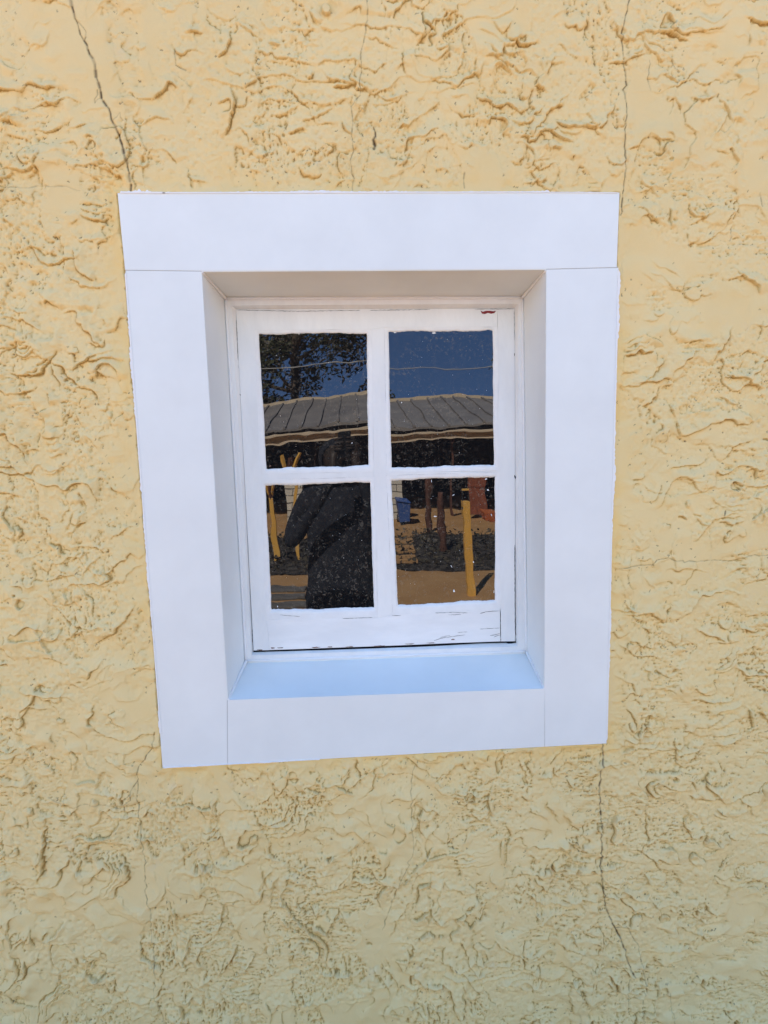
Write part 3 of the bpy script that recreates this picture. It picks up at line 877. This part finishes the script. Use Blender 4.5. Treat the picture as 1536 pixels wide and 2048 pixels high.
# the shadow band across the yard, painted as a dark strip
a, b = GM(796,1144), GM(988,1143); c, d = GM(988,1068), GM(790,1068)
bm = bmesh.new(); rr = random.Random(3)
xa = -6.0
pts1 = [(-5.5+i*.25, min(a.y, b.y)+.25*math.sin(i*.5)*.3+rr.uniform(-.05, .05)) for i in range(46)]
pts2 = [(-5.5+i*.25, (c.y+d.y)/2+rr.uniform(-.06, .06)) for i in range(46)]
mg = 10; rows = []
for j in range(mg+1):
    rows.append([bm.verts.new((p1[0], p1[1]+(p2[1]-p1[1])*j/mg, .03+(.02 if 0 < j < mg else -.02)+rr.uniform(-.012, .012))) for p1, p2 in zip(pts1, pts2)])
for j in range(mg):
    for i in range(45): bm.faces.new((rows[j][i], rows[j][i+1], rows[j+1][i+1], rows[j+1][i]))
o = obj('shade_strip', bm, M['shade'], smooth=True); tag(o, 'dark strip painted as the shadow lying across the brown yard', kind='stuff', cat='shade')
# loose leaf shapes that break up the painted shade strip
bm = bmesh.new()
for k in range(5200):
    i = rr.random()*45; t = rr.random()
    p1, p2 = pts1[int(i)], pts2[int(i)]
    c_ = Vector((p1[0]+rr.uniform(0, .25), p1[1]+(p2[1]-p1[1])*t, .05+rr.random()*.09))
    u_ = Vector((rr.gauss(0, 1), rr.gauss(0, 1), rr.gauss(0, .6))).normalized()*rr.uniform(.02, .06)
    v_ = u_.cross(Vector((rr.gauss(0, 1), rr.gauss(0, 1), rr.gauss(0, 1)))).normalized()*u_.length*.5
    bm.faces.new([bm.verts.new(c_+q_) for q_ in (u_, v_, -u_, -v_)])
M['shade_leaves'] = mat('dark_strip_leaves', (0.02, 0.02, 0.014), 0.9, 0.2, 0, 14, color2=(0.12, 0.10, 0.07))
o = obj('strip_leaves', bm, M['shade_leaves']); tag(o, 'loose dark leaf shapes added on the painted shade strip', 'plants', kind='stuff')

# shed with metal roof
SY = -13.0
shed = empty('shed', (2, SY-2, 0), 'long open shed with a grey metal roof and cream fascia, mirrored in the panes', 'shed')
def tobj(name, bm, mt, parent, bevel=0, smooth=False):
    root = parent
    while root.parent: root = root.parent
    bmesh.ops.translate(bm, verts=bm.verts, vec=-Vector(root.location))
    return obj(name, bm, mt, parent, smooth, bevel)
zf0, zf1 = GY(880,879,SY).z, GY(880,862,SY).z
zr = GY(880,797,SY-4.5).z
x0, x1 = -7.0, 9.0
bm = bmesh.new(); prism(bm, [(x0, SY-.02, zf1+.12), (x1, SY-.02, zf1+.12), (x1, SY-4.5, zr), (x0, SY-4.5, zr)], (0, 0, -.05)); roof = tobj('roof', bm, M['metal_roof'], shed)
bm = bmesh.new()
x = x0+.2
while x < x1:
    for (w_, hh) in ((.025, .045),):
        a0 = Vector((x-w_, SY-.01, zf1+.122)); a1 = Vector((x+w_, SY-.01, zf1+.122)); b1 = Vector((x+w_, SY-4.49, zr+.002)); b0 = Vector((x-w_, SY-4.49, zr+.002))
        prism(bm, [a0, a1, b1, b0], (0, 0, hh))
    x += .42
tobj('roof_seam', bm, M['metal_roof'], roof)
bm = bmesh.new(); box(bm, (x0, SY-4.6, zr-.02), (x1, SY-4.4, zr+.07)); tobj('ridge_cap', bm, M['fascia'], roof)
bm = bmesh.new(); box(bm, (x0, SY-.10, zf0), (x1, SY-.04, zf1-.05)); tobj('fascia', bm, M['fascia'], shed)
bm = bmesh.new(); box(bm, (x0, SY-.04, zf1-.045), (x1, SY+.06, zf1+.005)); tobj('gutter', bm, M['fascia'], shed, bevel=.01)
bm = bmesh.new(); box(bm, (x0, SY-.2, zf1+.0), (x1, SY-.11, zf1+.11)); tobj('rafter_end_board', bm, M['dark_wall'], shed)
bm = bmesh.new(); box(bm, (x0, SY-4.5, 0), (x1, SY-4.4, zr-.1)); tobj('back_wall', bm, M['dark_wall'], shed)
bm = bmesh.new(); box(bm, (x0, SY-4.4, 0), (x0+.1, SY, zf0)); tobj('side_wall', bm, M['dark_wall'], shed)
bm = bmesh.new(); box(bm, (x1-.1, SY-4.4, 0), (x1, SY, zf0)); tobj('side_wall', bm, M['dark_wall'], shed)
def front(px0, px1, py0, py1, y, th, nm, mt, parent, bev=0):
    a = GY(px0, py0, y); b = GY(px1, py1, y)
    bm = bmesh.new(); box(bm, (a.x, y, max(a.z, b.z)), (b.x, y-th, max(0.0, min(a.z, b.z)))); return tobj(nm, bm, mt, parent, bev)
for px0, px1 in ((778, 812), (574, 612)):
    front(px0, px1, 958, 1045, SY+.3, .2, 'block_wall', M['blocks'], shed)
front(940, 977, 953, 1024, SY-.2, .06, 'door', M['timber_red'], shed)
front(1000, 1040, 940, 1024, SY-.2, .1, 'block_wall', M['blocks'], shed)
for px in (640, 905):
    front(px, px+6, 870, 1040, SY-.3, .09, 'post', M['timber_brown'], shed)

# wheelie bin
pb = GM(809,1052)
wy = pb.y
wl, wr_ = GY(795,1052,wy).x, GY(825,1052,wy).x
zt = GY(809,1000,wy).z
bin_ = empty('waste_bin', (pb.x, wy, 0), 'blue plastic wheeled bin in front of the white block wall', 'bin')
bw = (wr_-wl)/2
bm = bmesh.new()
hexa(bm, [Vector((pb.x-bw*.72, wy+.2, .06)), Vector((pb.x+bw*.72, wy+.2, .06)), Vector((pb.x+bw*.72, wy-.2, .06)), Vector((pb.x-bw*.72, wy-.2, .06))],
     [Vector((pb.x-bw*.92, wy+.28, zt-.05)), Vector((pb.x+bw*.92, wy+.28, zt-.05)), Vector((pb.x+bw*.92, wy-.28, zt-.05)), Vector((pb.x-bw*.92, wy-.28, zt-.05))])
tobj('bin_body', bm, M['bin'], bin_, .015)
bm = bmesh.new(); box(bm, (pb.x-bw, wy+.31, zt-.048), (pb.x+bw, wy-.3, zt)); tobj('lid', bm, M['bin'], bin_, .015)
for s in (-1, 1):
    bm = bmesh.new(); tube(bm, [(pb.x+s*bw*.7, wy-.24, .09), (pb.x+s*bw*.85, wy-.24, .09)], .09, 16); tobj('wheel', bm, M['steel'], bin_)

# small things standing by the shed
p = GM(978,1036); bm = bmesh.new(); hw = GY(990,1036,p.y).x-p.x; ht = GY(978,1016,p.y).z
hexa(bm, [Vector((p.x+sx*hw*.8, p.y+sy*.2, .006)) for sx, sy in ((-1,1),(1,1),(1,-1),(-1,-1))], [Vector((p.x+sx*hw, p.y+sy*.26, ht)) for sx, sy in ((-1,1),(1,1),(1,-1),(-1,-1))])
bmesh.ops.translate(bm, verts=bm.verts, vec=(-p.x, -p.y, 0))
o = obj('planter', bm, M['orange_clay'], bevel=.02); o.location = (p.x, p.y, 0); tag(o, 'orange clay planter standing by the red brown shed door', 'planter')
# yellow timber posts with steel brackets
def ypost(pxb, pyb, pxt, pyt, halfpx, label, bracket=True, arms=False):
    b = GM(pxb, pyb); t = GY(pxt, pyt, b.y); hw = halfpx/F*(2*YG+1.8-b.y)
    root = empty('timber_post', (b.x, b.y, 0), label, 'post', 'yellow timber posts in the yard')
    bm = bmesh.new()
    top = [Vector((t.x+sx*hw, b.y+sy*hw, t.z)) for sx, sy in ((-1,1),(1,1),(1,-1),(-1,-1))]
    bot = [Vector((b.x+sx*hw, b.y+sy*hw, -.05)) for sx, sy in ((-1,1),(1,1),(1,-1),(-1,-1))]
    hexa(bm, bot, top); tobj('shaft', bm, M['timber_yellow'], root, .006)
    if bracket:
        bm = bmesh.new()
        for s in (-1, 1): box(bm, (t.x+s*hw-.004*s-.003, b.y-.03, t.z-.10), (t.x+s*hw-.004*s+.003, b.y+.03, t.z+.12))
        tobj('steel_bracket', bm, M['steel'], root)
        bm = bmesh.new(); box(bm, (t.x-hw, b.y-.03, t.z+.125), (t.x+hw, b.y+.03, t.z+.155)); tobj('top_plate', bm, M['timber_yellow'], root)
    if arms:
        for s in (-1, 1):
            bm = bmesh.new(); tube(bm, [(t.x, b.y, t.z-.02), (t.x+s*.14, b.y, t.z+.45)], .03, 4); tobj('brace', bm, M['timber_yellow'], root)
        bm = bmesh.new(); tube(bm, [(t.x, b.y+.01, t.z+.40), (t.x, b.y+.01, t.z-.02)], .045, 4); tobj('post_cap', bm, M['timber_brown'], root)
ypost(937,1189,933,1001,7.8,'yellow timber post with a dark steel bracket, alone in the right lower pane')
ypost(553,1128,545,998,5.2,'leftmost yellow timber post with forked braces, in the left lower pane', False, True)
ypost(597,1125,595,965,3.6,'yellow timber post half hidden behind the photographer', False, True)
# rough brown posts
def bpost(pxb, pyb, pxt, pyt, halfpx, label):
    b = GM(pxb, pyb); t = GY(pxt, pyt, b.y); hw = halfpx/F*(2*YG+1.8-b.y)
    bm = bmesh.new()
    n_ = 9; pts = []; rr_ = []
    for k in range(n_):
        f_ = k/(n_-1); pts.append(Vector((b.x*(1-f_)+t.x*f_, b.y, -.05+(t.z+.05)*f_))); rr_.append(hw*(1.1-.2*f_)*random.uniform(.93, 1.07))
    tube(bm, pts, rr_, 10)
    bmesh.ops.translate(bm, verts=bm.verts, vec=(-b.x, -b.y, 0))
    o = obj('rough_post', bm, M['timber_brown'], smooth=True); o.location = (b.x, b.y, 0); tag(o, label, 'post', 'rough brown posts before the shed')
bpost(886,1108,884,985,7.5,'thick rough brown post standing in the painted shade strip')
bpost(861,1068,860,955,5.5,'thinner rough brown post left of the thick one')
front_ = []
for i, (px, py) in enumerate([(793,1078),(793,1093),(794,1110),(795,1130)]):
    c_ = GM(px, py); bm = bmesh.new(); box(bm, (-.30, -.22, 0), (.30, .22, .055)); o = obj('paving_slab', bm, M['earth'], bevel=.01)
    o.location = (c_.x, c_.y, .05); tag(o, ['brown slab farthest along the short stepping path', 'brown slab second farthest on the stepping path', 'brown slab second nearest on the stepping path', 'brown slab nearest the window on the stepping path'][i], 'paving slab', 'slabs of the stepping path')
for i, (px, py) in enumerate([(572,1182),(571,1199),(570,1217)]):
    c_ = GM(px, py); bm = bmesh.new(); box(bm, (-.26, -.13, 0), (.26, .13, .03)); o = obj('edging_block', bm, M['pot'], bevel=.01)
    o.location = (c_.x, c_.y, .006); tag(o, ['dark grey paving block farthest from the window at the left', 'dark grey paving block in the middle of its row', 'dark grey paving block nearest to the window'][i], 'paving block', 'grey paving blocks at the left')

# trees behind the shed
def tree(x, y, hgt, rad, label, seed, n=5200, leaf=.13, zbase=1.6):
    rr = random.Random(seed)
    root = empty('tree', (x, y, 0), label, 'tree', 'trees behind the shed')
    bm = bmesh.new()
    tube(bm, [(x, y, -.1), (x+.05, y, hgt*.3), (x-.1, y, hgt*.6), (x, y, hgt*.9)], [.22, .18, .11, .03], 10)
    cl = []
    for k in range(22):
        z0 = hgt*rr.uniform(.22, .75); a = rr.uniform(0, 6.28); r = rad*rr.uniform(.45, 1)
        e_ = Vector((x+math.cos(a)*r, y+math.sin(a)*r, z0+rr.uniform(.2, 1.4)))
        tube(bm, [(x, y, z0), tuple(Vector((x, y, z0)).lerp(e_, .5)+Vector((0, 0, .25))), tuple(e_)], [.06, .04, .012], 6)
        cl.append((e_, rr.uniform(.5, 1.0)*rad*.42))
    tobj('trunk', bm, M['bark'], root, smooth=True)
    vs, fs = [], []
    for k in range(n):
        c_, s_ = rr.choice(cl)
        d_ = Vector((rr.gauss(0, 1), rr.gauss(0, 1), rr.gauss(0, 1))).normalized()*s_*rr.random()**.4
        p_ = c_+d_
        if p_.z < zbase: continue
        u_ = Vector((rr.gauss(0, 1), rr.gauss(0, 1), rr.gauss(0, .7))).normalized()*leaf*rr.uniform(.6, 1.3)
        v_ = u_.cross(Vector((rr.gauss(0, 1), rr.gauss(0, 1), rr.gauss(0, 1)))).normalized()*u_.length*.45
        i_ = len(vs); o_ = Vector((x, y, 0))
        vs += [p_+u_-o_, p_+v_-o_, p_-u_-o_, p_-v_-o_]; fs.append((i_, i_+1, i_+2, i_+3))
    me = bpy.data.meshes.new('crown'); me.from_pydata(vs, [], fs); me.materials.append(M['leaf'])
    o = bpy.data.objects.new('crown', me); col.objects.link(o); o.parent = root
tr = GY(590,760,-22)
tree(tr.x, -22, 8.6, 3.2, 'broad dark green tree behind the shed, left in the upper panes', 5, 15000, .10)
tr = GY(1075,740,-24)
tree(tr.x, -24, 7.4, 2.1, 'smaller dark tree at the right edge of the upper right pane', 9, 4200)
# overhead wire
bm = bmesh.new(); a = GY(380,733,-11); b = GY(1250,728,-11)
tube(bm, [tuple(a.lerp(b, k/24)-Vector((0, 0, math.sin(math.pi*k/24)*.06))) for k in range(25)], .009, 6)
o = obj('overhead_wire', bm, M['steel']); tag(o, 'thin wire strung across the sky above the shed roof', 'wire')
M['wire'] = mat('pale_wire', (0.4, 0.4, 0.4), .5); o.data.materials[0] = M['wire']

# ------------------------------------------------------------------ the photographer, mirrored in the lower left pane
def skin_body(name, nodes, edges, mt, parent, sub=2):
    me = bpy.data.meshes.new(name)
    me.from_pydata([n_[0] for n_ in nodes], edges, [])
    o = bpy.data.objects.new(name, me); col.objects.link(o)
    me.materials.append(mt)
    if parent: o.parent = parent
    o.modifiers.new('skin', 'SKIN')
    s = o.modifiers.new('sub', 'SUBSURF'); s.levels = sub; s.render_levels = sub
    sv = me.skin_vertices[0].data if me.skin_vertices else None
    for i, n_ in enumerate(nodes):
        r_ = n_[1] if isinstance(n_[1], tuple) else (n_[1], n_[1])
        sv[i].radius = r_
        sv[i].use_root = (i == 0)
    dg = bpy.context.evaluated_depsgraph_get(); dg.update()
    me2 = bpy.data.meshes.new_from_object(o.evaluated_get(dg))
    for p_ in me2.polygons: p_.use_smooth = True
    if not me2.materials: me2.materials.append(mt)
    o.modifiers.clear(); o.data = me2
    return o
PX, PY, PZ = -0.055, -2.20, 0.28              # where the photographer stands (on the patio)
person = empty('person', (PX, PY, PZ), 'photographer in dark clothes holding up a phone, mirrored in the lower left pane', 'person')
K = (2.185-PZ)/1.78                            # height scale
def B(x, y, z): return (x*K, y*K, z*K)
# body: pelvis first
N = [(B(0,0,.96),(.17,.12)), (B(0,-.01,1.10),(.155,.11)), (B(0,-.01,1.27),(.175,.115)), (B(0,0,1.42),(.16,.09)), (B(0,.01,1.50),(.062,.062)), (B(0,.03,1.58),(.06,.07)),
     (B(.18,0,1.435),(.07,.07)), (B(-.18,0,1.435),(.07,.07)),
     (B(.27,.06,1.26),(.052,.052)), (B(.27,.20,1.17),(.045,.045)), (B(.19,.31,1.40),(.036,.036)), (B(.135,.355,1.60),(.028,.03)),
     (B(-.29,.05,1.24),(.052,.052)), (B(-.29,.19,1.17),(.045,.045)), (B(-.12,.30,1.42),(.036,.036)), (B(.0,.355,1.62),(.028,.03)),
     (B(.10,0,.90),(.095,.095)), (B(.12,.01,.50),(.062,.065)), (B(.13,-.02,.10),(.042,.045)), (B(.14,.10,.035),(.045,.032)),
     (B(-.10,0,.90),(.095,.095)), (B(-.12,.01,.50),(.062,.065)), (B(-.13,-.02,.10),(.042,.045)), (B(-.14,.10,.035),(.045,.032))]
E_ = [(0,1),(1,2),(2,3),(3,4),(4,5),(3,6),(3,7),(6,8),(8,9),(9,10),(10,11),(7,12),(12,13),(13,14),(14,15),(0,16),(16,17),(17,18),(18,19),(0,20),(20,21),(21,22),(22,23)]
body = skin_body('body', N, E_, M['cloth'], person)
tag(body)
# head
bm = bmesh.new(); bmesh.ops.create_uvsphere(bm, u_segments=24, v_segments=18, radius=1)
for v in bm.verts:
    x, y, z = v.co
    sx = .078*(1-.16*max(0, -z)); sy = .098*(1-.08*max(0, -z))
    v.co = Vector((x*sx, y*sy+(.012 if z < 0 else 0)*(-z), z*.118))
    if y > .75 and -.35 < z < .15 and abs(x) < .3: v.co.y += .018*(1-abs(x)/.3)       # nose
    if y > .6 and .05 < z < .3 and .2 < abs(x) < .6: v.co.y -= .007                    # eye hollows
    if y > .7 and -.6 < z < -.45: v.co.y += .004
bmesh.ops.translate(bm, verts=bm.verts, vec=B(0, .045, 1.655))
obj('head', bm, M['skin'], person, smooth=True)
bm = bmesh.new(); bmesh.ops.create_uvsphere(bm, u_segments=24, v_segments=18, radius=1)
for v in bm.verts:
    v.co = Vector((v.co.x*.086, v.co.y*.104-.010, v.co.z*.122+.006))
bmesh.ops.bisect_plane(bm, geom=list(bm.verts)+list(bm.edges)+list(bm.faces), plane_co=(0, .04, 0), plane_no=(0, .8, -.6), clear_outer=True)
bmesh.ops.translate(bm, verts=bm.verts, vec=B(0, .045, 1.655))
for v in bm.verts: v.co += v.normal*0
obj('hair', bm, M['hair'], person, smooth=True)
for s in (-1, 1):
    bm = bmesh.new(); bmesh.ops.create_uvsphere(bm, u_segments=10, v_segments=8, radius=.011); bmesh.ops.translate(bm, verts=bm.verts, vec=Vector(B(0, .045, 1.655))+Vector((s*.03, .080, .012))); obj('eye', bm, M['phone'], person, smooth=True)
    bm = bmesh.new(); bmesh.ops.create_uvsphere(bm, u_segments=10, v_segments=8, radius=1)
    for v in bm.verts: v.co = Vector((v.co.x*.010, v.co.y*.02, v.co.z*.032))
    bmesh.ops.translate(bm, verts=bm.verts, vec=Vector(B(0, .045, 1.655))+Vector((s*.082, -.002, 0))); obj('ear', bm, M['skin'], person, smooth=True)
# the phone is just behind the viewpoint, lens at the top
PHX, PHY = 0.012, CAM.y-.035
phone = empty('phone', (PHX, PHY, 2.20), 'black phone held upright in front of the photographer\'s forehead', 'phone')
bm = bmesh.new(); box(bm, (-.037, -.004, -.12), (.037, .004, .035)); obj('phone_body', bm, M['phone'], phone, bevel=.003)
# long dark coat over the body, and a hood
bm = bmesh.new()
secs = [(.52, .235, .17), (.70, .232, .165), (.90, .222, .155), (1.08, .205, .14), (1.25, .215, .145), (1.38, .212, .125), (1.45, .15, .095), (1.50, .085, .08)]
rings = []
for z, a, b in secs:
    rings.append([bm.verts.new((a*K*math.cos(t*math.pi/16)*(1+.03*math.sin(3*t*math.pi/16+z*7)), b*K*math.sin(t*math.pi/16), z*K)) for t in range(32)])
for i in range(len(rings)-1):
    for k in range(32): bm.faces.new((rings[i][k], rings[i][(k+1) % 32], rings[i+1][(k+1) % 32], rings[i+1][k]))
o = obj('coat', bm, M['cloth'], person, smooth=True)
bm = bmesh.new(); bmesh.ops.create_uvsphere(bm, u_segments=24, v_segments=18, radius=1)
for v in bm.verts:
    v.co = Vector((v.co.x*.105, v.co.y*.125-.02, v.co.z*.150-.01))
bmesh.ops.bisect_plane(bm, geom=list(bm.verts)+list(bm.edges)+list(bm.faces), plane_co=(0, .055, 0), plane_no=(0, 1, -.1), clear_outer=True)
bmesh.ops.translate(bm, verts=bm.verts, vec=B(0, .045, 1.655))
obj('hood', bm, M['cloth'], person, smooth=True)
# hands: palm and five fingers each, closed round the edges of the phone
for s in (-1, 1):
    wrist = Vector(N[11 if s == 1 else 15][0])
    base = Vector((PHX-PX+s*.062, PHY-PY-.012, 2.13-PZ))
    nodes = [(tuple(base), (.030, .014)), (tuple(base+Vector((0, 0, .035))), (.032, .013)), (tuple(wrist.lerp(base, .5)), (.024, .022)), (tuple(wrist), (.027, .027))]
    skin_body('palm', nodes, [(0, 1), (0, 2), (2, 3)], M['skin'], person)
    for k in range(4):
        z = -.022+k*.021; L_ = (.022, .026, .028, .024)[k]
        a = base+Vector((-s*.004, .012, z+.02))
        ns = [(tuple(a), .0085), (tuple(a+Vector((-s*.016, .020, .003))), .0085), (tuple(a+Vector((-s*(.016+L_), .026, .005))), .0078), (tuple(a+Vector((-s*(.020+L_*1.2), .018, .006))), .007)]
        skin_body('finger', ns, [(0, 1), (1, 2), (2, 3)], M['skin'], person, 1)
    a = base+Vector((-s*.006, -.008, -.012))
    ns = [(tuple(a), .011), (tuple(a+Vector((-s*.022, -.010, .012))), .0100), (tuple(a+Vector((-s*.042, -.004, .034))), .0085)]
    skin_body('thumb', ns, [(0, 1), (1, 2)], M['skin'], person, 1)
